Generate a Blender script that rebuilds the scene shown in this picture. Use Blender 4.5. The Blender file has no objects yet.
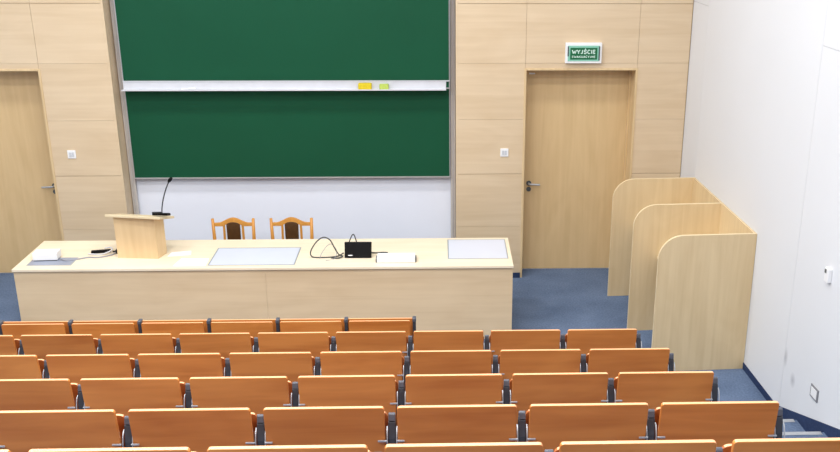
import bpy, bmesh, math, random
from mathutils import Vector, Matrix
random.seed(4)
sc = bpy.context.scene
COL = sc.collection
rad = math.radians

# ------------------------------------------------------------------ camera
F_PX, CX, CY = 966.47, 472.39, 229.10
PITCH, YAW, ROLL, CAM_H = 0.33370, 0.034652, 0.004542, 3.8287
cp, sp, cy_, sy_ = math.cos(PITCH), math.sin(PITCH), math.cos(YAW), math.sin(YAW)
Fw = Vector((sy_*cp, cy_*cp, -sp)); R0 = Vector((cy_, -sy_, 0)); U0 = R0.cross(Fw)
Rv = R0*math.cos(ROLL) + U0*math.sin(ROLL); Uv = U0*math.cos(ROLL) - R0*math.sin(ROLL)
cam_d = bpy.data.cameras.new('camera'); cam = bpy.data.objects.new('camera', cam_d); COL.objects.link(cam)
M = Matrix((Rv, Uv, -Fw)).transposed().to_4x4(); M.translation = Vector((0, 0, CAM_H))
cam.matrix_world = M
cam_d.sensor_width = 36; cam_d.lens = F_PX*36/840
cam_d.shift_x = (420-CX)/840; cam_d.shift_y = (CY-226)/840
cam_d.clip_start = .05
sc.camera = cam

# ------------------------------------------------------------------ light
w = bpy.data.worlds.new('world'); sc.world = w; w.use_nodes = True
w.node_tree.nodes['Background'].inputs[0].default_value = (1, 1, 1, 1)
w.node_tree.nodes['Background'].inputs[1].default_value = 0.3
def area(name, loc, size, power, color=(1, .995, .985), rot=(0, 0, 0)):
    l = bpy.data.lights.new(name, 'AREA'); l.shape = 'RECTANGLE'; l.size, l.size_y = size
    l.energy = power; l.color = color
    o = bpy.data.objects.new(name, l); o.location = loc; o.rotation_euler = rot; COL.objects.link(o)
    return o
for yy in (7.35, 5.2, 3.0, 0.6):
    for xx in (-3.7, -1.6, 0.5):
        area('ceiling_lamp', (xx, yy, 5.5), (1.3, .5), 39 if yy > 7 else (46 if yy > 4 else 62))
sc.view_settings.view_transform = 'Standard'; sc.view_settings.look = 'None'
sc.view_settings.gamma = 1; sc.view_settings.use_curve_mapping = False
sc.view_settings.exposure = 0.36

# ------------------------------------------------------------------ materials
def srgb(r, g, b):
    f = lambda c: (c/255/12.92) if c/255 <= .04045 else ((c/255+.055)/1.055)**2.4
    return (f(r), f(g), f(b), 1)
def mat(name, col, rough=.5, metal=0, spec=.5, emis=None):
    m = bpy.data.materials.new(name); m.use_nodes = True
    b = m.node_tree.nodes['Principled BSDF']
    b.inputs['Base Color'].default_value = col; b.inputs['Roughness'].default_value = rough
    b.inputs['Metallic'].default_value = metal; b.inputs['Specular IOR Level'].default_value = spec
    return m
def noisy(name, col, amt=.06, scale=6, rough=.5, metal=0, spec=.4, bump=0):
    """plain colour with gentle procedural mottling"""
    m = mat(name, col, rough, metal, spec); nt = m.node_tree; b = nt.nodes['Principled BSDF']
    tc = nt.nodes.new('ShaderNodeTexCoord'); n = nt.nodes.new('ShaderNodeTexNoise')
    n.inputs['Scale'].default_value = scale; n.inputs['Detail'].default_value = 5
    nt.links.new(tc.outputs['Object'], n.inputs['Vector'])
    r = nt.nodes.new('ShaderNodeValToRGB')
    r.color_ramp.elements[0].position = .3; r.color_ramp.elements[1].position = .7
    r.color_ramp.elements[0].color = tuple(c*(1-amt) for c in col[:3]) + (1,)
    r.color_ramp.elements[1].color = tuple(min(1, c*(1+amt)) for c in col[:3]) + (1,)
    nt.links.new(n.outputs['Fac'], r.inputs[0]); nt.links.new(r.outputs[0], b.inputs['Base Color'])
    if bump:
        bp = nt.nodes.new('ShaderNodeBump'); bp.inputs['Strength'].default_value = bump
        bp.inputs['Distance'].default_value = .003
        nt.links.new(n.outputs['Fac'], bp.inputs['Height']); nt.links.new(bp.outputs[0], b.inputs['Normal'])
    return m
def wood(name, light, dark, axis='x', rough=.4, stretch=9, scale=2.2, spec=.4, per_object=0.0):
    """grain running along one axis: stretched noise in two sizes, plus occasional flame figures"""
    m = mat(name, light, rough, 0, spec); nt = m.node_tree; b = nt.nodes['Principled BSDF']; L = nt.links
    tc = nt.nodes.new('ShaderNodeTexCoord'); mp = nt.nodes.new('ShaderNodeMapping')
    s = [stretch*scale]*3; s['xyz'.index(axis)] = scale*.45
    mp.inputs['Scale'].default_value = s
    L.new(tc.outputs['Object'], mp.inputs['Vector'])
    if per_object:
        oi = nt.nodes.new('ShaderNodeObjectInfo'); mu = nt.nodes.new('ShaderNodeMath'); mu.operation = 'MULTIPLY'
        mu.inputs[1].default_value = 37; L.new(oi.outputs['Random'], mu.inputs[0])
        L.new(mu.outputs[0], mp.inputs['Location'])
    n1 = nt.nodes.new('ShaderNodeTexNoise'); n1.inputs['Scale'].default_value = 1; n1.inputs['Detail'].default_value = 6
    n1.inputs['Distortion'].default_value = .6
    L.new(mp.outputs[0], n1.inputs['Vector'])
    mp2 = nt.nodes.new('ShaderNodeMapping'); s2 = [3.5]*3; s2['xyz'.index(axis)] = 1.1
    mp2.inputs['Scale'].default_value = s2; L.new(tc.outputs['Object'], mp2.inputs['Vector'])
    if per_object: L.new(mu.outputs[0], mp2.inputs['Location'])
    n2 = nt.nodes.new('ShaderNodeTexNoise'); n2.inputs['Scale'].default_value = 1; n2.inputs['Detail'].default_value = 2
    n2.inputs['Distortion'].default_value = 1.5
    L.new(mp2.outputs[0], n2.inputs['Vector'])
    ad = nt.nodes.new('ShaderNodeMath'); ad.operation = 'MULTIPLY_ADD'; ad.inputs[1].default_value = .55
    L.new(n1.outputs['Fac'], ad.inputs[0])
    m2 = nt.nodes.new('ShaderNodeMath'); m2.operation = 'MULTIPLY'; m2.inputs[1].default_value = .45
    L.new(n2.outputs['Fac'], m2.inputs[0]); L.new(m2.outputs[0], ad.inputs[2])
    r = nt.nodes.new('ShaderNodeValToRGB')
    r.color_ramp.elements[0].position = .34; r.color_ramp.elements[0].color = dark
    r.color_ramp.elements[1].position = .62; r.color_ramp.elements[1].color = light
    L.new(ad.outputs[0], r.inputs[0])
    out = r.outputs[0]
    if per_object:
        hs = nt.nodes.new('ShaderNodeHueSaturation')
        mr = nt.nodes.new('ShaderNodeMapRange'); mr.inputs['To Min'].default_value = 1-per_object
        mr.inputs['To Max'].default_value = 1+per_object
        L.new(oi.outputs['Random'], mr.inputs[0]); L.new(mr.outputs[0], hs.inputs['Value']); L.new(out, hs.inputs['Color'])
        out = hs.outputs[0]
    L.new(out, b.inputs['Base Color'])
    return m

MAPLE_L, MAPLE_D = srgb(226, 207, 174), srgb(206, 182, 144)
panel_wood = wood('panel_maple', srgb(221, 199, 167), srgb(211, 187, 153), 'x')
door_wood = wood('door_maple', srgb(219, 190, 143), srgb(208, 178, 131), 'z')
jamb_wood = wood('jamb_maple', srgb(226, 200, 156), srgb(208, 180, 136), 'z')
desk_wood = wood('desk_maple', srgb(226, 201, 164), srgb(215, 188, 150), 'x')
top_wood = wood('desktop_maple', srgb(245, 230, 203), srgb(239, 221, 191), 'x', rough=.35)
carrel_wood = wood('carrel_maple', srgb(226, 202, 160), srgb(213, 187, 144), 'z')
edge_wood = wood('edge_maple', srgb(238, 220, 182), srgb(226, 204, 162), 'x')
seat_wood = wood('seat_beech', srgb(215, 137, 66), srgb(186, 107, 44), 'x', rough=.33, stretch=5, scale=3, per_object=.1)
pan_wood_shaded = wood('seat_pan_beech_shaded', srgb(172, 98, 50), srgb(148, 80, 38), 'x', rough=.4, stretch=5, scale=3, per_object=.1)  # seat beech darkened to paint in the shade behind the backrests
seat_edge_lit = mat('seat_ply_edge_lit', srgb(234, 174, 126), .4)  # pale ply edge with the ceiling light painted in, on up-facing edges
chair_wood = wood('chair_beech', srgb(214, 154, 72), srgb(190, 128, 52), 'z', rough=.35)
chair_pad = noisy('chair_brown_leather', srgb(78, 50, 22), .2, 30, .45)
green = noisy('chalkboard_green', srgb(16, 77, 51), .05, 1.1, .5, spec=.22)
alu = noisy('aluminium', srgb(205, 205, 208), .04, 10, .35, .55)
tray_m = noisy('white_tray', srgb(212, 213, 218), .03, 10, .4, .1)
alu_grey = noisy('rail_grey', srgb(196, 190, 184), .04, 10, .6, 0)
niche_white = noisy('plaster_white', srgb(236, 239, 248), .015, 2, .7)
white_pl = mat('white_plastic', srgb(240, 240, 240), .4)
dark_pl = noisy('charcoal_plastic', srgb(58, 60, 66), .1, 40, .45)
head_pl = noisy('grey_plastic_head', srgb(84, 87, 96), .1, 40, .4)
black = noisy('black_plastic', srgb(13, 12, 12), .1, 20, .5, spec=.15)
silver = noisy('silver_steel', srgb(184, 187, 192), .04, 30, .5, .5)
gap_dark = mat('groove_shade_wood', srgb(184, 156, 118), .8)
wall_gap = mat('groove_wall', srgb(190, 190, 192), .8)
glass_w = noisy('frosted_inlay', srgb(212, 216, 228), .02, 3, .3)
inlay_fr = mat('inlay_metal_edge', srgb(170, 176, 180), .4, .3)
grey_inlay = noisy('grey_inlay', srgb(150, 156, 172), .03, 3, .35)
paper = noisy('paper', srgb(248, 248, 250), .01, 3, .6)
sign_green = mat('sign_green', srgb(8, 100, 58), .4)
sign_mint = mat('sign_mint', srgb(140, 200, 176), .4)
sign_text = mat('sign_lettering', srgb(226, 248, 236), .4)
dark_grey = mat('dark_grey', srgb(80, 86, 88), .4)
yellow = noisy('yellow_sponge', srgb(216, 192, 36), .08, 60, .8)
lime = noisy('lime_sponge', srgb(184, 204, 96), .08, 60, .8)

def carpet_mat(name, a, b_):
    m = mat(name, a, .95, 0, .1); nt = m.node_tree; b = nt.nodes['Principled BSDF']; L = nt.links
    tc = nt.nodes.new('ShaderNodeTexCoord')
    n = nt.nodes.new('ShaderNodeTexNoise'); n.inputs['Scale'].default_value = 60; n.inputs['Detail'].default_value = 4
    n2 = nt.nodes.new('ShaderNodeTexNoise'); n2.inputs['Scale'].default_value = 2.5; n2.inputs['Detail'].default_value = 4
    L.new(tc.outputs['Object'], n.inputs['Vector']); L.new(tc.outputs['Object'], n2.inputs['Vector'])
    mx = nt.nodes.new('ShaderNodeMath'); mx.operation = 'ADD'
    L.new(n.outputs['Fac'], mx.inputs[0]); L.new(n2.outputs['Fac'], mx.inputs[1])
    h = nt.nodes.new('ShaderNodeMath'); h.operation = 'MULTIPLY'; h.inputs[1].default_value = .5
    L.new(mx.outputs[0], h.inputs[0])
    r = nt.nodes.new('ShaderNodeValToRGB'); r.color_ramp.elements[0].position = .36; r.color_ramp.elements[1].position = .64
    r.color_ramp.elements[0].color = b_; r.color_ramp.elements[1].color = a
    L.new(h.outputs[0], r.inputs[0]); L.new(r.outputs[0], b.inputs['Base Color'])
    return m
carpet = carpet_mat('blue_carpet', srgb(110, 127, 154), srgb(84, 100, 126))
skirt_m = carpet_mat('navy_skirting', srgb(56, 70, 102), srgb(42, 55, 86))

def white_wall_mat():
    """smooth white wall, with two faint grey scuffs low down (dirt that belongs to the wall)"""
    m = noisy('white_wall_paint', srgb(226, 228, 231), .012, 1.2, .45); nt = m.node_tree; L = nt.links
    b = nt.nodes['Principled BSDF']; ramp = [n for n in nt.nodes if n.type == 'VALTORGB'][0]
    tc = [n for n in nt.nodes if n.type == 'TEX_COORD'][0]
    last = ramp.outputs[0]
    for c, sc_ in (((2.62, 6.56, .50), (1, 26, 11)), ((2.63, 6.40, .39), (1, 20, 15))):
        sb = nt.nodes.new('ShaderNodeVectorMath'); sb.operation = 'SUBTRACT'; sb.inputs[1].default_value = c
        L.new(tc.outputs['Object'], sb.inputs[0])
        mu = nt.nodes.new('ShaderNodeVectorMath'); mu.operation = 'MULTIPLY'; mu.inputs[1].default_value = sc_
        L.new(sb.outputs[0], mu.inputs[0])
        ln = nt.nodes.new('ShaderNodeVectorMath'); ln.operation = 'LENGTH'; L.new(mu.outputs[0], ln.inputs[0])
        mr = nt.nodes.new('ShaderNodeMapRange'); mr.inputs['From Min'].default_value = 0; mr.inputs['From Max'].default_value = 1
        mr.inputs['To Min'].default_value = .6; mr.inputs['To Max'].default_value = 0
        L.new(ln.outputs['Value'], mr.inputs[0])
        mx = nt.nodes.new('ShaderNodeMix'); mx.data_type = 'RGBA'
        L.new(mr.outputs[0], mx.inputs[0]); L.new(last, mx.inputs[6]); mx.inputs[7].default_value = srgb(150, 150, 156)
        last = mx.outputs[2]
    L.new(last, b.inputs['Base Color'])
    return m
wall_white = white_wall_mat()

# ------------------------------------------------------------------ mesh helpers
def new_bm(): return bmesh.new()
def box(bm, x0, x1, y0, y1, z0, z1, mi=0):
    vs = [bm.verts.new(c) for c in ((x0,y0,z0),(x1,y0,z0),(x1,y1,z0),(x0,y1,z0),(x0,y0,z1),(x1,y0,z1),(x1,y1,z1),(x0,y1,z1))]
    fs = [bm.faces.new([vs[i] for i in f]) for f in ((0,3,2,1),(4,5,6,7),(0,1,5,4),(1,2,6,5),(2,3,7,6),(3,0,4,7))]
    for f in fs: f.material_index = mi
    return vs
def prism(bm, pts, ext, mi=0):
    """polygon (3D points, planar) extruded by the vector ext"""
    a = [bm.verts.new(p) for p in pts]; b = [bm.verts.new(Vector(p)+Vector(ext)) for p in pts]
    fs = [bm.faces.new(a), bm.faces.new(b[::-1])]
    n = len(pts)
    for i in range(n): fs.append(bm.faces.new([a[(i+1) % n], a[i], b[i], b[(i+1) % n]]))
    for f in fs: f.material_index = mi
    return a+b
def tube(bm, pts, r, n=8, mi=0):
    pts = [Vector(p) for p in pts]; rings = []
    up = Vector((0, 0, 1))
    for i, p in enumerate(pts):
        d = (pts[min(i+1, len(pts)-1)] - pts[max(i-1, 0)]).normalized()
        s = d.cross(up)
        if s.length < .05: s = d.cross(Vector((0, 1, 0)))
        s.normalize(); t = s.cross(d)
        rr = r[i] if isinstance(r, (list, tuple)) else r
        rings.append([bm.verts.new(p + s*rr*math.cos(2*math.pi*k/n) + t*rr*math.sin(2*math.pi*k/n)) for k in range(n)])
    for a, b in zip(rings, rings[1:]):
        for k in range(n): bm.faces.new([a[k], a[(k+1) % n], b[(k+1) % n], b[k]]).material_index = mi
    bm.faces.new(rings[0][::-1]).material_index = mi; bm.faces.new(rings[-1]).material_index = mi
def spline(pts, k=6, closed=False):
    pts = [Vector(p) for p in pts]; out = []; n = len(pts)
    rng = range(n if closed else n-1)
    for i in rng:
        g = lambda j: pts[j % n] if closed else pts[max(0, min(n-1, j))]
        p0, p1, p2, p3 = g(i-1), g(i), g(i+1), g(i+2)
        for s in range(k):
            t = s/k
            out.append(.5*((2*p1)+(p2-p0)*t+(2*p0-5*p1+4*p2-p3)*t*t+(3*p1-p0-3*p2+p3)*t**3))
    if not closed: out.append(pts[-1])
    return out
def obj(name, bm, mats, parent=None, bevel=0, smooth=False, seg=2, loc=None):
    bmesh.ops.recalc_face_normals(bm, faces=bm.faces)
    me = bpy.data.meshes.new(name); bm.to_mesh(me); bm.free()
    for m in (mats if isinstance(mats, (list, tuple)) else [mats]): me.materials.append(m)
    if smooth:
        for p in me.polygons: p.use_smooth = True
    o = bpy.data.objects.new(name, me); COL.objects.link(o)
    if parent: o.parent = parent
    if loc: o.location = loc
    if bevel:
        b = o.modifiers.new('bevel', 'BEVEL'); b.width = bevel; b.segments = seg; b.limit_method = 'ANGLE'; b.angle_limit = rad(40)
    return o
def bx(name, c, m, parent=None, bevel=0):
    bm = new_bm(); box(bm, *c); return obj(name, bm, m, parent, bevel)
def tag(o, label=None, cat=None, group=None, kind=None):
    if label: o['label'] = label
    if cat: o['category'] = cat
    if group: o['group'] = group
    if kind: o['kind'] = kind
    return o
def thing(name, label, cat, loc=(0, 0, 0), rz=0, group=None):
    o = bpy.data.objects.new(name, None); COL.objects.link(o); o.location = loc; o.rotation_euler = (0, 0, rz)
    o.empty_display_size = .1
    return tag(o, label, cat, group)
def struct(o, label, cat): return tag(o, label, cat, kind='structure')

# ------------------------------------------------------------------ room constants
D = 9.47                       # face of the wood panelling
MID = -1.515                   # axis of symmetry of the hall
WX = lambda y: 2.463 + .055*(D - y)      # right wall, slightly splayed
WL = lambda y: 2*MID - WX(y)
CEIL = 5.6; BACK = -3.4
mir = lambda x: 2*MID - x

# floor: flat stage area, raked tiers under the seats, aisle steps
ROWS = {1: (6.471, .881), 2: (5.678, 1.166), 3: (4.850, 1.433), 4: (4.035, 1.712), 5: (3.210, 2.014), 6: (2.390, 2.354)}
FLOOR = {1: 0, 2: .286, 3: .553, 4: .832, 5: 1.134, 6: 1.474}
bm = new_bm()
box(bm, mir(3.4), 3.4, BACK, D+.5, -.12, 0)
tiers = [(ROWS[n-1][0]-.12, FLOOR[n]) for n in range(2, 7)]
yy, zz = ROWS[6][0]-.12, FLOOR[6]
while yy > BACK+.3:
    zz += .35; tiers.append((yy, zz)); yy -= .82
for i, (yf, z) in enumerate(tiers):
    ye = tiers[i+1][0] if i+1 < len(tiers) else BACK
    box(bm, mir(1.33), 1.33, ye, yf, 0, z)
nosings = [(6.24, .146), (5.81, .298)]
y0, z0 = 5.81, .298
while y0 - .407 > BACK+.3:
    y0 -= .407; z0 += .142 if z0 < 1.1 else .172
    nosings.append((y0, z0))
for i, (yf, z) in enumerate(nosings):
    ye = nosings[i+1][0] if i+1 < len(nosings) else BACK
    for (xa, xb) in ((1.33, WX(yf)+.1), (WL(yf)-.1, mir(1.33))):
        box(bm, xa, xb, ye, yf, 0, z)
struct(obj('floor', bm, carpet), 'blue carpeted floor rising in tiers and aisle steps', 'floor')
for i, (yf, z) in enumerate(nosings[:7]):
    bm = new_bm(); prism(bm, [(1.335, yf+.006, z-.022), (1.335, yf+.006, z+.004), (1.335, yf-.035, z+.004), (1.335, yf-.035, z+.001), (1.335, yf+.001, z+.001), (1.335, yf+.001, z-.022)],
                         (WX(yf)-.03-1.335, 0, 0))
    struct(obj('trim_%d' % (i+1), bm, silver), 'metal nosing strip on step %d of the right aisle counted from below' % (i+1), 'step nosing')

# side walls built as slabs with fine joints
def wall_slabs(name, wx, sgn, seams, label):
    bm = new_bm(); g = .0018
    def slab(ya, yb, za, zb, x_off, x_thk, mi):
        prism(bm, [(wx(ya)+sgn*x_off, ya, za), (wx(yb)+sgn*x_off, yb, za), (wx(yb)+sgn*x_off, yb, zb), (wx(ya)+sgn*x_off, ya, zb)], (sgn*x_thk, 0, 0), mi)
    for (ya, yb, za, zb) in seams: slab(ya+g, yb-g, za+g, zb-g, 0, .012, 0)
    slab(BACK-.1, D+.4, 0, CEIL, .006, .15, 1)
    return struct(obj(name, bm, [wall_white, wall_gap]), label, 'wall')
sm = [(9.03, D+.35, 0, 2.86), (9.03, D+.35, 2.86, CEIL), (6.58, 9.03, 0, CEIL), (3.5, 6.58, 0, 2.86), (3.5, 6.58, 2.86, CEIL), (BACK, 3.5, 0, CEIL)]
wall_slabs('wall_right', WX, 1, sm, 'smooth white side wall with faint panel joints on the right')
wall_slabs('wall_left', WL, -1, sm, 'white side wall beyond the left edge of the picture')
struct(bx('wall_back', (mir(3.4), 3.4, BACK-.15, BACK, 0, CEIL), wall_white), 'white wall behind the camera', 'wall')
struct(bx('ceiling', (mir(3.4), 3.4, BACK-.1, D+.6, CEIL, CEIL+.1), wall_white), 'white ceiling above the hall', 'ceiling')

# skirting on the right wall: level by the carrels, then climbing with the steps
def skirting(name, wx, sgn, label):
    bm = new_bm(); th = .007
    prof = [(D, 0), (D, .058), (6.62, .058)]
    y, z = 6.62, .058
    prof += [(5.6, .442), (BACK+.02, .442+(5.6-BACK-.02)*.37)]
    prof += [(BACK+.02, 0)]
    a = [(wx(y_)-sgn*th, y_, z_) for y_, z_ in prof]
    prism(bm, a, (sgn*(th+.002), 0, 0))
    return struct(obj(name, bm, skirt_m), label, 'skirting')
skirting('baseboard_right', WX, 1, 'navy blue skirting strip climbing along the right wall')
skirting('baseboard_left', WL, -1, 'navy blue skirting strip along the left wall')

# front wall ----------------------------------------------------------------
NX0, NX1 = -3.19, .158         # niche
DX0, DX1, DTOP = .832, 1.958, 2.214
bm = new_bm(); g = .0022
zs = [.0, .57, 1.136, 1.70, 2.262, 2.835, 3.40, 3.97, 4.54, 5.1, CEIL]
def panels(xa, xb, z_from=0, seam_x=()):
    xs = [xa] + list(seam_x) + [xb]
    for a, b in zip(xs, xs[1:]):
        for za, zb in zip(zs, zs[1:]):
            lo = max(za, z_from)
            if zb <= lo: continue
            gz = lambda v: .0024 if abs(v-1.136) < .01 or abs(v-2.835) < .01 else .001
            box(bm, a+g*.6, b-g*.6, D, D+.02, lo+(gz(za) if lo == za else 0), zb-gz(zb), 0)
for m_ in (lambda a, b: (a, b), lambda a, b: (mir(b), mir(a))):
    a, b = m_(NX1, DX0+.012); panels(a, b)
    a, b = m_(DX0+.012, DX1-.01); panels(a, b, DTOP)
    a, b = m_(DX1-.01, 2.455); panels(a, b)
    a, b = m_(NX1+.019, DX0); box(bm, a, b, D+.012, D+.24, 0, CEIL, 1)
    a, b = m_(DX0, DX1); box(bm, a, b, D+.012, D+.24, DTOP, CEIL, 1)
    a, b = m_(DX1, 2.5); box(bm, a, b, D+.012, D+.24, 0, CEIL, 1)
struct(obj('wall_front', bm, [panel_wood, gap_dark]), 'pale maple panelled front wall with fine joints', 'wall')
bm = new_bm(); box(bm, mir(3.0), 3.0, D+.24, D+.4, 0, CEIL)
struct(obj('wall_niche', bm, niche_white), 'white plaster wall at the back of the chalkboard niche', 'wall')
# wood lining of the niche sides
struct(bx('trim_8', (NX0-.02, NX0, D-.002, D+.215, 0, CEIL), panel_wood), 'left wood lining of the chalkboard niche', 'trim')
struct(bx('trim_9', (NX1, NX1+.02, D-.002, D+.215, 0, CEIL), panel_wood), 'right wood lining of the chalkboard niche', 'trim')
# skirting under the panelling
for i, (a, b) in enumerate(((NX1+.021, DX0), (DX1, WX(D)-.013), (mir(DX0), NX0-.021), (mir(WX(D))+.013, mir(DX1)))):
    struct(bx('baseboard_front' if i == 0 else 'baseboard_front.%03d' % i, (a, b, D-.012, D-.001, 0, .055), skirt_m),
           ['navy skirting between the chalkboard niche and the right door', 'navy skirting right of the right door',
            'navy skirting between the left door and the chalkboard niche', 'navy skirting left of the left door'][i], 'skirting')

def door(idx, x0, x1, hinge_right, label, hx):
    t = thing('door_%d' % idx, label, 'door', ((x0+x1)/2, D, 0)); t['kind'] = 'structure'
    cx = (x0+x1)/2
    L = lambda *c: (c[0]-cx, c[1]-cx, c[2]-D, c[3]-D, c[4], c[5])
    y_leaf = D+.232
    bx('door_leaf', L(x0+.03, x1-.03, y_leaf, y_leaf+.045, .008, DTOP-.06), door_wood, t, .002)
    # frame: light edge strip on the face and deep jambs
    bm = new_bm()
    box(bm, *L(x0, x0+.022, D-.006, D+.20, 0, DTOP)); box(bm, *L(x1-.022, x1, D-.006, D+.20, 0, DTOP))
    box(bm, *L(x0+.022, x1-.022, D-.006, D+.20, DTOP-.022, DTOP))
    obj('door_frame', bm, jamb_wood, t, .002)
    bm = new_bm()
    box(bm, *L(x0, x0+.042, D+.20, D+.30, 0, DTOP-.022)); box(bm, *L(x1-.042, x1, D+.20, D+.30, 0, DTOP-.022))
    box(bm, *L(x0+.042, x1-.042, D+.20, D+.30, DTOP-.062, DTOP-.022))
    obj('door_stop', bm, door_wood, t, .002)
    s = 1 if hx < cx else -1
    bm = new_bm(); hy = y_leaf-D
    def disc(bm, x, z, r, ya, yb, n=20):
        tube(bm, [(x, ya, z), (x, yb, z)], r, n)
    disc(bm, hx-cx, .97, .027, hy-.008, hy)
    h = obj('rosette', bm, dark_grey, t)
    bm = new_bm(); tube(bm, spline([(hx-cx, hy-.008, .97), (hx-cx, hy-.045, .97), (hx-cx+s*.03, hy-.055, .97), (hx-cx+s*.112, hy-.055, .966)], 5), .0095, 10)
    obj('lever_handle', bm, silver, t, smooth=True)
    bm = new_bm(); disc(bm, hx-cx, .905, .025, hy-.007, hy); obj('keyhole_plate', bm, dark_grey, t)
    bm = new_bm(); box(bm, *L(x0+.07, x0+.13, y_leaf-.004, y_leaf, DTOP-.10, DTOP-.085)); obj('door_tag', bm, white_pl, t)
    return t
door(1, DX0, DX1, True, 'closed pale maple door under the green exit sign', .925)
door(2, mir(DX1), mir(DX0), False, 'closed pale maple door at the left edge of the picture', -3.975+.0)

# chalkboards ---------------------------------------------------------------
def chalkboard(label, x0, x1, z0, z1, y, tray):
    t = thing('chalkboard', label, 'chalkboard', ((x0+x1)/2, y, z0), group=None); w2 = (x1-x0)/2; h = z1-z0
    bx('writing_surface', (-w2+.004, w2-.004, 0, .02, .008, h-.008), green, t)
    bm = new_bm()
    box(bm, -w2, w2, -.006, .026, 0, .012); box(bm, -w2, w2, -.006, .026, h-.012, h)
    box(bm, -w2, -w2+.006, -.006, .026, .012, h-.012); box(bm, w2-.006, w2, -.006, .026, .012, h-.012)
    obj('board_frame', bm, alu, t)
    if tray:
        bm = new_bm(); q = tray
        # folded sheet tray: back plate, floor, low lip
        prism(bm, [(-w2, -.008, .0), (-w2, -.095, .0), (-w2, -.095, .012), (-w2, -.090, .012), (-w2, -.090, .006), (-w2, -.014, .006), (-w2, -.014, .074), (-w2, -.008, .074)], (2*w2-.035, 0, 0))
        obj('chalk_tray', bm, tray_m, t, .001)
        bx('top_strip', (-w2, w2, -.018, -.006, .076, .086), tray_m, t)
    return t
chalkboard('lower green chalkboard above the white niche wall, without a tray', -3.128, .100, 1.060, 2.30, 9.625, 0)
upper = chalkboard('upper green chalkboard with a white chalk tray along its bottom edge', -3.112, .098, 1.994, 3.35, 9.565, 1)
for xa, xb, side in ((-3.185, -3.135, 'left'), (.108, .154, 'right')):
    t = thing('guide_rail', 'grey upright guide rail at the %s side of the chalkboards' % side, 'rail', ((xa+xb)/2, 9.6, 0))
    w2 = (xb-xa)/2
    bx('channel', (-w2, w2, .055, .085, .02, 5.3), alu_grey, t, .002)
    bx('slider_strip', (-.004, .004, .050, .055, .05, 5.2), alu, t)
def sponge(x, w_, m, label, h=.05):
    bm = new_bm(); box(bm, -w_/2, w_/2, -.03, .03, 0, h)
    o = obj('sponge', bm, m, None, .006); o.location = (x, 9.508, 2.000)
    tag(o, label, 'sponge')
sponge(-.738, .13, yellow, 'yellow sponge lying on the chalk tray', .062)
sponge(-.550, .09, lime, 'small pale green sponge on the tray right of the yellow one', .052)
for i, x in enumerate((-2.50, -2.44)):
    bm = new_bm(); tube(bm, [(-.035, 0, .008), (.035, .005, .008)], .007, 10)
    o = obj('chalk_stick', bm, paper); o.location = (x, 9.50+.02*i, 2.001)
    tag(o, 'white chalk stick on the tray, %s of the pair' % ('left' if i == 0 else 'right'), 'chalk', 'chalk sticks on the tray')

# exit sign -----------------------------------------------------------------
STROKES = {
 'W': [[(0,1),(.27,0)],[(.27,0),(.5,.72)],[(.5,.72),(.73,0)],[(.73,0),(1,1)]],
 'Y': [[(0,1),(.5,.48)],[(1,1),(.5,.48)],[(.5,.52),(.5,0)]],
 'J': [[(.75,1),(.75,.22)],[(.78,.26),(.6,.03)],[(.66,.04),(.3,.04)],[(.36,.03),(.12,.25)]],
 'S': [[(.92,.82),(.7,.97)],[(.76,.96),(.26,.96)],[(.3,.98),(.08,.8)],[(.09,.86),(.09,.64)],[(.07,.68),(.3,.53)],[(.24,.54),(.76,.48)],[(.7,.5),(.92,.34)],[(.91,.38),(.91,.2)],[(.92,.22),(.7,.03)],[(.76,.04),(.26,.04)],[(.3,.03),(.06,.18)]],
 'C': [[(.95,.8),(.7,.97)],[(.76,.96),(.3,.96)],[(.36,.98),(.08,.7)],[(.09,.76),(.09,.24)],[(.08,.3),(.36,.02)],[(.3,.04),(.76,.04)],[(.7,.03),(.95,.2)]],
 'I': [[(.5,1),(.5,0)]],
 'E': [[(.1,1),(.1,0)],[(.02,.95),(.9,.95)],[(.05,.5),(.82,.5)],[(.02,.05),(.92,.05)]],
 'A': [[(0,0),(.5,1)],[(.5,1),(1,0)],[(.2,.3),(.8,.3)]],
 'K': [[(.1,1),(.1,0)],[(.1,.4),(.92,1)],[(.35,.6),(.95,0)]],
 'U': [[(.08,1),(.08,.2)],[(.07,.26),(.3,.03)],[(.24,.04),(.76,.04)],[(.7,.03),(.93,.26)],[(.92,.2),(.92,1)]],
 'N': [[(.09,0),(.09,1)],[(.09,1),(.91,0)],[(.91,0),(.91,1)]]}
def lettering(body, h, t, m, parent, loc, width):
    """raised block capitals built from straight strokes; an acute accent for the letter marked Z"""
    wd = {'W': 1.35, 'I': .35, 'E': .78, 'J': .72}
    ws = [wd.get(c if c != 'Z' else 'S', .95)*.8 for c in body]; gap = .24
    tot = sum(ws)+gap*(len(body)-1); k = width/tot; bm = new_bm(); x = -width/2
    for c, w_ in zip(body, ws):
        st = list(STROKES['S' if c == 'Z' else c])
        if c == 'Z': st.append([(.42,1.12),(.66,1.34)])
        for (a, b) in st:
            p, q = Vector((x+a[0]*w_*k, 0, a[1]*h)), Vector((x+b[0]*w_*k, 0, b[1]*h))
            d = (q-p).normalized(); n = Vector((-d.z, 0, d.x))*t/2
            prism(bm, [p-n, q-n, q+n, p+n], (0, .001, 0))
        x += (w_+gap)*k
    return obj('lettering', bm, m, parent, loc=loc)
sg = thing('exit_sign', 'white framed green exit sign above the right door', 'exit sign', (1.405, D, 2.268))
W2, Hs = .178, .198
bm = new_bm()
box(bm, -W2, W2, -.045, 0, 0, Hs)
obj('housing', bm, white_pl, sg, .004)
bx('face_plate', (-.155, .155, -.049, -.045, .022, .172), sign_mint, sg)
bx('green_panel', (-.132, .132, -.052, -.049, .038, .152), sign_green, sg)
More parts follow.
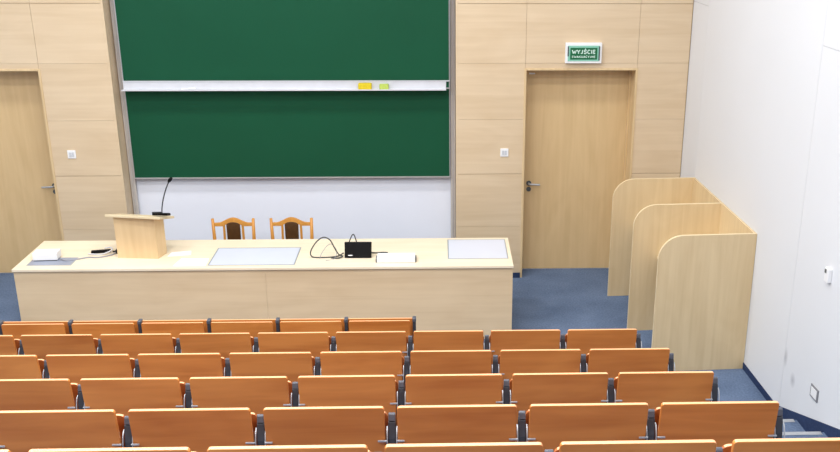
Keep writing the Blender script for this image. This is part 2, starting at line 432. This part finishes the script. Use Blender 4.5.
bx('end_reflection', (-.158, -.146, -.053, -.049, .07, .165), dark_grey, sg); bx('end_reflection', (.146, .158, -.053, -.049, .03, .165), dark_grey, sg)  # dark bars painting in the reflections at both ends of the plate
lettering('WYJZCIE', .036, .0085, sign_text, sg, (0, -.0535, .095), .226)
lettering('EWAKUACYJNE', .019, .0042, sign_text, sg, (0, -.0535, .056), .226)

# light switches ------------------------------------------------------------
def switch(x, z, label):
    t = thing('light_switch', label, 'light switch', (x, D, z))
    bx('plate', (-.041, .041, -.01, 0, -.042, .042), white_pl, t, .003)
    for s in (-1, 1): bx('rocker', (s*.013-.011, s*.013+.011, -.014, -.009, -.022, .022), mat('switch_grey', srgb(205, 208, 212), .4), t, .001)
switch(.648, 1.362, 'white double light switch on the panelling left of the right door')
switch(-3.668, 1.362, 'white double light switch on the panelling right of the left door')

# right-wall fittings ---------------------------------------------------------
wall_ang = -math.atan(.055)
def on_right_wall(name, y, z, label, cat):
    t = thing(name, label, cat, (WX(y), y, z)); t.rotation_euler = (0, 0, math.atan(.055)); return t
bezel_m = mat('bezel_grey', srgb(128, 128, 132), .45)
t = on_right_wall('wall_light', 6.03, .485, 'small square white step light with grey frame low on the right wall', 'wall light')
bx('bezel', (-.008, 0, -.060, .060, -.048, .048), bezel_m, t, .002); bx('lens', (-.011, -.007, -.044, .044, -.034, .034), white_pl, t, .001)
t = on_right_wall('wall_sensor', 6.04, 1.385, 'small white upright sensor box halfway up the right wall', 'sensor')
bx('sensor_body', (-.028, 0, -.03, .03, -.05, .05), white_pl, t, .004); bx('sensor_window', (-.031, -.027, .002, .024, .012, .038), dark_grey, t)

# study carrels ---------------------------------------------------------------
ca = thing('study_carrel', 'row of joined maple study booths with rounded dividers along the right wall', 'study booth', (WX(9.0)+.004, 9.0, 0))
ca.rotation_euler = (0, 0, math.atan(.055))     # local -x away from wall, local -y towards the camera
CH, CW, CR = 1.224, .815, .20
for k in range(3):
    yk = -.0 - .823*k
    bm = new_bm(); arc = [(-CW+CR-CR*math.cos(a), CH-CR+CR*math.sin(a)) for a in [math.pi/2*i/12 for i in range(13)]]
    pts = [(-CW, 0)] + arc + [(-.006, CH), (-.006, 0)]
    n = len(pts); vs = prism(bm, [(x, yk-.011, z) for x, z in pts], (0, .022, 0), 0)
    for f in bm.faces:
        if len(f.verts) == 4: f.material_index = 1
    obj('divider', bm, [carrel_wood, edge_wood], ca, .0012)
for k in range(2):
    ya, yb = -.823*(k+1)+.011, -.823*k-.011
    bx('back_panel', (-.028, -.007, ya, yb, .10, CH-.001), carrel_wood, ca, .001)
    bm = new_bm(); box(bm, -.58, -.028, ya, yb, .71, .735)
    obj('shelf', bm, edge_wood, ca, .001)

# lecture desk ----------------------------------------------------------------
DZ = .7205
dk = thing('lecture_desk', 'long pale maple lecture desk with three inlaid panels in its top', 'desk', (-1.55, 8.335, 0))
Ld = lambda *c: (c[0]+1.55, c[1]+1.55, c[2]-8.335, c[3]-8.335, c[4], c[5])
bx('desk_top', Ld(-3.74, .643, 7.965, 8.707, DZ-.024, DZ), top_wood, dk, .003)
bx('front_panel', Ld(-3.734, -1.5505, 7.983, 8.003, 0, DZ-.024), desk_wood, dk)
bx('front_panel', Ld(-1.5492, .638, 7.983, 8.003, 0, DZ-.024), desk_wood, dk)
for xa, yb in ((-3.734, 8.66), (-1.56, 8.30), (.616, 8.66)): bx('side_panel', Ld(xa, xa+.022, 8.003, yb, 0, DZ-.024), desk_wood, dk)
def inlay(x0, x1, y0, y1, m):
    f = bx('inlay_panel', Ld(x0, x1, y0, y1, DZ-.003, DZ+.0015), m, dk)
    bm = new_bm(); e = .010; z0_, z1_ = DZ-.003, DZ+.0025
    for c in ((x0-e, x1+e, y0-e, y0), (x0-e, x1+e, y1, y1+e), (x0-e, x0, y0, y1), (x1, x1+e, y0, y1)): box(bm, *Ld(*c, z0_, z1_))
    obj('inlay_edge', bm, inlay_fr, f)
inlay(-2.05, -1.305, 8.035, 8.462, glass_w)
inlay(.072, .600, 8.150, 8.645, glass_w)
inlay(-3.64, -3.27, 8.065, 8.24, grey_inlay)

# lectern on the desk, turned a little
lt = thing('tabletop_lectern', 'maple tabletop lectern standing on the left half of the long desk', 'lectern', (-2.712, 8.33, DZ), rad(-5))
bm = new_bm()
xl, xr, xb, yf, yb = -.185, .186, .212, -.11, .04
vs = [bm.verts.new(c) for c in ((xl, yf, 0), (xr, yf, 0), (xb, yb, 0), (xl, yb, 0), (xl, yf, .385), (xr, yf, .385), (xb, yb, .345), (xl, yb, .345))]
for f in ((0,3,2,1),(4,5,6,7),(0,1,5,4),(1,2,6,5),(2,3,7,6),(3,0,4,7)): bm.faces.new([vs[i] for i in f])
obj('lectern_body', bm, wood('lectern_maple', srgb(228, 200, 156), srgb(217, 187, 142), 'z'), lt, .002)
bm = new_bm()   # reading board sloping down towards the speaker
fl, fr, bl, br = (-.240, -.150, .400), (.262, -.185, .398), (-.240, .17, .302), (.262, .17, .292)
vs = [bm.verts.new(c) for c in (fl, fr, br, bl)] + [bm.verts.new((c[0], c[1], c[2]+.023)) for c in (fl, fr, br, bl)]
for f in ((0,3,2,1),(4,5,6,7),(0,1,5,4),(1,2,6,5),(2,3,7,6),(3,0,4,7)): bm.faces.new([vs[i] for i in f])
obj('reading_board', bm, edge_wood, lt, .003)

mc = thing('gooseneck_microphone', 'black gooseneck microphone on the right end of the lectern', 'microphone', (-2.475, 8.25, DZ+.395), rad(-5))
bm = new_bm(); prism(bm, [(-.075, -.045, .0125), (.06, -.045, .0125), (.06, .045, -.0145), (-.075, .045, -.0145)], (0, 0, .024))
obj('microphone_base', bm, black, mc, .004)
bm = new_bm(); prism(bm, [(-.075, -.045, .036), (-.02, -.045, .036), (-.02, .045, .009), (-.075, .045, .009)], (0, 0, .010)); obj('button_block', bm, dark_pl, mc, .003)
bm = new_bm(); neck = spline([(0, 0, .012), (.003, 0, .06), (.022, 0, .145), (.055, .0, .24), (.092, 0, .318)], 6); tube(bm, neck, .0055, 10)
obj('gooseneck', bm, dark_pl, mc, smooth=True)
bm = new_bm(); tube(bm, [(.088, 0, .310), (.096, 0, .324), (.112, 0, .342), (.122, 0, .350)], [.009, .015, .015, .008], 12); obj('microphone_head', bm, black, mc, smooth=True)

# small things on the desk ----------------------------------------------------
eb = thing('equipment_box', 'white low equipment box on the grey inlay at the desk\'s left end', 'equipment box', (-3.525, 8.22, DZ), rad(3))
bx('casing', (-.108, .108, -.06, .06, .008, .078), white_pl, eb, .008); bx('base_plate', (-.098, .098, -.055, .055, 0.0026, .010), dark_grey, eb)
o = tag(obj('power_adapter', (lambda b: (box(b, -.085, .085, -.018, .018, 0, .026), b)[1])(new_bm()), black, None, .006), 'long black power adapter lying left of the lectern', 'power adapter')
o.location = (-3.10, 8.375, DZ); o.rotation_euler.z = rad(12)
o = tag(obj('cable_plug', (lambda b: (box(b, -.016, .016, -.02, .02, 0, .034), tube(b, [(0, .0, .017), (-.045, 0, .017)], .008, 8), b)[2])(new_bm()), black, None, .003), 'small black plug beside the lectern\'s left foot', 'plug')
o.location = (-2.945, 8.36, DZ)
def cable(name, pts, r, m, label, k=6):
    bm = new_bm(); tube(bm, spline(pts, k), r, 7); return tag(obj(name, bm, m, smooth=True), label, 'cable')
z = DZ+.006
grey_cable = mat('grey_cable', srgb(150, 150, 158), .5); white_cable = mat('white_cable', srgb(215, 215, 220), .5)
cable('cable', [(-3.40, 8.18, z+.01), (-3.33, 8.165, z), (-3.26, 8.19, z), (-3.17, 8.24, z), (-3.10, 8.235, z), (-3.03, 8.26, z), (-2.975, 8.31, z), (-2.958, 8.345, z+.01)], .006, grey_cable,
      'grey cable from the white box to the plug beside the lectern')
cable('cable', [(-3.20, 8.33, z), (-3.14, 8.31, z+.004), (-3.07, 8.32, z), (-2.99, 8.345, z+.03), (-3.02, 8.40, z+.035), (-3.08, 8.42, z+.02)], .006, white_cable,
      'short white cable curled around the black power adapter')
def sheet(pts, z_, label, rz=0):
    bm = new_bm(); prism(bm, [(x, y, 0) for x, y in pts], (0, 0, .003))
    o = obj('paper_sheet', bm, paper); o.location = (0, 0, z_); tag(o, label, 'paper', 'loose papers beside the lectern')
sheet([(-2.47, 8.26), (-2.27, 8.30), (-2.29, 8.40), (-2.46, 8.36)], DZ+.0005, 'smaller white paper sheet against the right side of the lectern')
sheet([(-2.36, 8.02), (-2.075, 8.02), (-2.085, 8.20), (-2.33, 8.20)], DZ+.0005, 'larger white paper sheet between the lectern and the wide inlay')

tp = thing('control_monitor', 'small black control screen propped up on the desk, its back to the seats', 'monitor', (-.745, 8.18, DZ), rad(-1))
bm = new_bm(); prism(bm, [(-.122, -.005, .004), (.118, -.005, .004), (.120, .040, .137), (-.124, .040, .137)], (0, .022, 0)); obj('screen_shell', bm, black, tp, .004)
bm = new_bm(); prism(bm, [(-.06, .018, .0), (.06, .018, .0), (.06, .10, .0), (-.06, .10, .0)], (0, 0, .012)); obj('stand', bm, black, tp, .003)
bm = new_bm(); prism(bm, [(-.090, -.006, .026), (-.052, -.006, .026), (-.052, -.0035, .032), (-.090, -.0035, .032)], (0, .003, 0)); obj('sticker', bm, white_pl, tp)
pc = thing('white_case', 'flat white case with dark ends lying right of the black screen', 'case', (-.405, 8.10, DZ), rad(0))
bx('case_body', (-.165, .175, -.05, .08, .003, .05), white_pl, pc, .005)
for xa in (-.176, .172): bx('end_cap', (xa, xa+.013, -.035, .06, .0, .034), dark_grey, pc, .003)
lead = mat('black_cable', srgb(48, 50, 50), .5)
cable('cable', [(-.88, 8.24, DZ+.03), (-.93, 8.21, DZ+.012), (-.99, 8.20, DZ+.006), (-1.08, 8.19, DZ+.006), (-1.16, 8.20, DZ+.01), (-1.172, 8.205, DZ+.06), (-1.12, 8.21, DZ+.145), (-1.055, 8.215, DZ+.19),
                (-.995, 8.21, DZ+.165), (-.955, 8.20, DZ+.09), (-.92, 8.19, DZ+.035), (-.885, 8.185, DZ+.018), (-.93, 8.165, DZ+.007), (-.99, 8.18, DZ+.006)], .0055, lead,
      'black cable standing up in a big loop left of the screen')
cable('cable', [(-1.09, 8.17, DZ+.004), (-1.07, 8.20, DZ+.05), (-1.02, 8.22, DZ+.11), (-.98, 8.22, DZ+.12), (-.94, 8.21, DZ+.06), (-.96, 8.16, DZ+.004), (-1.03, 8.12, DZ+.004)], .0025, grey_cable,
      'thin grey cable coiled inside the big black loop')
cable('cable', [(-.85, 8.29, DZ+.02), (-.83, 8.30, DZ+.12), (-.795, 8.305, DZ+.185), (-.77, 8.31, DZ+.12), (-.76, 8.31, DZ+.02)], .005, lead,
      'small black cable loop rising behind the screen')
cable('cable', [(-.66, 8.28, DZ+.02), (-.60, 8.30, DZ+.006), (-.53, 8.31, DZ+.006), (-.485, 8.305, DZ+.006)], .006, lead,
      'short black cable end running right from behind the screen')

# two wooden chairs behind the desk --------------------------------------------
def wooden_chair(loc, label):
    t = thing('wooden_chair', label, 'chair', loc, 0, 'wooden chairs behind the desk')
    H = .855; w2 = .189            # back faces the wall: the chair looks towards the hall (local -y)
    for s in (-1, 1):
        bm = new_bm()
        tube(bm, [(s*w2, .03, 0), (s*w2, 0, .42), (s*w2, .0, .60), (s*(w2+.006), .0, H)], [.017, .019, .018, .014], 10)
        obj('back_post', bm, chair_wood, t, smooth=True)
        bm = new_bm(); tube(bm, [(s*w2, -.40, 0), (s*w2, -.395, .42)], [.014, .019], 10); obj('leg', bm, chair_wood, t, smooth=True)
    # crest rail with raised centre
    bm = new_bm(); n = 24; up = []; lo = []
    for i in range(n+1):
        u = -1+2*i/n; x = u*(w2-.008)
        hump = .5+.5*math.cos(math.pi*min(1, abs(u)/.85))
        up.append((x, -.012, H-.042+.052*hump)); lo.append((x, -.012, H-.075+.040*max(0, 1-(u/.5)**2)))
    prism(bm, up + lo[::-1], (0, .024, 0)); obj('crest_rail', bm, chair_wood, t, .003)
    # slats
    for s in (-1, 1):
        bm = new_bm(); prism(bm, [(s*.083, -.008, .46), (s*.105, -.008, .46), (s*.1, -.008, H-.045), (s*.078, -.008, H-.045)], (0, .014, 0)); obj('back_slat', bm, chair_wood, t, .002)
    bm = new_bm(); box(bm, -w2, w2, -.01, .01, .45, .485); obj('lower_rail', bm, chair_wood, t, .002)
    bm = new_bm(); pts = [(-.062, -.016, .49), (.062, -.016, .49), (.066, -.016, H-.06)]
    pts += [(.066*math.cos(a), -.016, H-.062+.030*math.sin(a)) for a in [math.pi*i/10 for i in range(1, 10)]] + [(-.066, -.016, H-.06)]
    prism(bm, pts, (0, .026, 0)); obj('padded_splat', bm, chair_pad, t, .004)
    bm = new_bm(); box(bm, -w2-.012, w2+.012, -.42, .0, .44, .485); obj('seat', bm, chair_pad, t, .015)
    bm = new_bm(); box(bm, -w2, w2, -.405, -.385, .37, .44); box(bm, -w2-.008, -w2+.01, -.39, 0, .37, .44); box(bm, w2-.01, w2+.008, -.39, 0, .37, .44)
    obj('apron', bm, chair_wood, t, .003)
wooden_chair((-2.008, 8.93, 0), 'wooden chair with brown padded splat behind the desk, nearer the lectern')
wooden_chair((-1.447, 8.93, 0), 'wooden chair with brown padded splat behind the desk, nearer the black screen')

# front writing desk of the audience --------------------------------------------
P = .50; OX = -.1735; PW = .448
fd = thing('audience_front_desk', 'orange-brown wooden front bench screen facing the lecture desk, with folded writing flaps', 'bench desk', (OX-3, ROWS[1][0], 0))
bm = new_bm(); box(bm, -.026, 2.975, .061, .075, .16, .870, 0)
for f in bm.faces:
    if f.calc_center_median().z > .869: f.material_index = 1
obj('screen_panel', bm, [seat_wood, seat_edge_lit], fd, .003)
def ply(name, w_, h, th, r, lean, parent, y_top=0, z_top=0, x0=0, rbot=None, curve=0):
    """plywood panel with rounded corners; top edge at (y_top, z_top), bottom leans forward (+y)"""
    bm = new_bm(); rb = r if rbot is None else rbot; pts = []
    for cx_, cz_, rr, a0 in ((w_/2, 0, r, 0), (-w_/2, 0, r, 90), (-w_/2, -h, rb, 180), (w_/2, -h, rb, 270)):
        sx = -1 if cx_ > 0 else 1; sz = -1 if cz_ == 0 else 1
        for i in range(6):
            a = rad(a0+90*i/5); pts.append((cx_+sx*rr+rr*math.cos(a), cz_+sz*rr+rr*math.sin(a)))
    t = math.tan(lean)
    a = [(x0+x, y_top - z_*t, z_top+z_) for x, z_ in pts]
    prism(bm, a, (0, th, 0), 0)
    bmesh.ops.recalc_face_normals(bm, faces=bm.faces)
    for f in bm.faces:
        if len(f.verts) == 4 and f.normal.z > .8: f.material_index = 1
    return obj(name, bm, [seat_wood, seat_edge_lit], parent, .003, seg=2)
for i in range(6):
    ply('writing_flap', PW, .30, .015, .012, rad(2), fd, 0, .878, i*P+PW/2-.003)
for i in range(7):
    x = i*P-.026
    bm = new_bm(); box(bm, x-.012, x+.012, .030, .060, 0, .852); p_ = obj('post', bm, dark_pl, fd, .004)
    bm = new_bm(); box(bm, x-.014, x+.014, .026, .079, .852, .882); obj('post_cap', bm, head_pl, p_, .006)

# tip-up seats ------------------------------------------------------------------
def support(parent, x, tabs=(-1, 1)):
    """shared upright between two seats: charcoal body, grey head, two bright side strips with tabs"""
    bm = new_bm()
    prof = [(.052, .785), (.036, .72), (.026, .62), (.022, .45), (.03, .30), (.03, 0), (.13, 0), (.13, .02), (.085, .04), (.085, .32), (.13, .42), (.135, .55), (.112, .66), (.082, .785)]
    prism(bm, [(x-.0145, y, z_) for y, z_ in prof], (.029, 0, 0)); s = obj('support', bm, dark_pl, parent, .003)
    bm = new_bm(); prism(bm, [(x-.0135, y, z_) for y, z_ in [(.051, .787), (.058, .812), (.063, .818), (.070, .817), (.077, .806), (.083, .787)]], (.027, 0, 0))
    obj('support_head', bm, head_pl, s, .004)
    for k in (-1, 1):
        xs = x+k*.0185
        bm = new_bm()
        tube(bm, spline([(xs, .060, .762), (xs, .040, .748), (xs, .024, .70), (xs, .014, .60), (xs, .012, .50)], 4), .0028, 6)
        if k in tabs: box(bm, min(xs, xs+k*.034), max(xs, xs+k*.030), .008, .014, .724, .729)
        obj('bracket', bm, silver, s)
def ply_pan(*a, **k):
    o = ply(*a, **k); o.data.materials[0] = pan_wood_shaded; return o
def make_seat():
    t = thing('auditorium_seat', 'tmp', 'auditorium seat', (0, 0, 0), 0, 'wooden tip-up seats in raked rows')
    ply('backrest', PW+.004, .40, .017, .012, rad(8), t, 0, .876, -.001)
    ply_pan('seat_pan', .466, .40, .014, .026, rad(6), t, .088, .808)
    support(t, -.25)
    return t
def make_end_seat():
    t = make_seat(); support(t, .25, (-1,)); return t
proto = make_seat(); end_proto = make_end_seat()
def copy_tree(o, parent=None):
    c = o.copy(); COL.objects.link(c); c.parent = parent
    for ch in o.children: copy_tree(ch, c)
    return c
used = set()
LEFTMOST = {2: -6, 3: -5, 4: -4, 5: -3, 6: -3}
ordn = ['nearest the right aisle', 'second from the right aisle', 'third from the right aisle', 'fourth from the right aisle', 'fifth from the right aisle',
        'sixth from the right aisle', 'seventh from the right aisle', 'eighth from the right aisle', 'ninth from the right aisle']
rown = {2: 'front seat row', 3: 'second seat row', 4: 'third seat row', 5: 'fourth seat row', 6: 'row nearest the camera'}
OFF = {2: -.1772, 3: -.170, 4: -.1661, 5: -.1659, 6: -.1609}
for n in range(2, 7):
    for i in range(2, LEFTMOST[n]-1, -1):
        src = end_proto if i == 2 else proto
        if src.name not in used: used.add(src.name); o = src
        else: o = copy_tree(src)
        o.location = (OFF[n]+i*P+PW/2, ROWS[n][0], ROWS[n][1]-.881)
        k = 2-i
        o['label'] = 'folded orange-brown wooden seat, %s in the %s' % (ordn[k], rown[n])
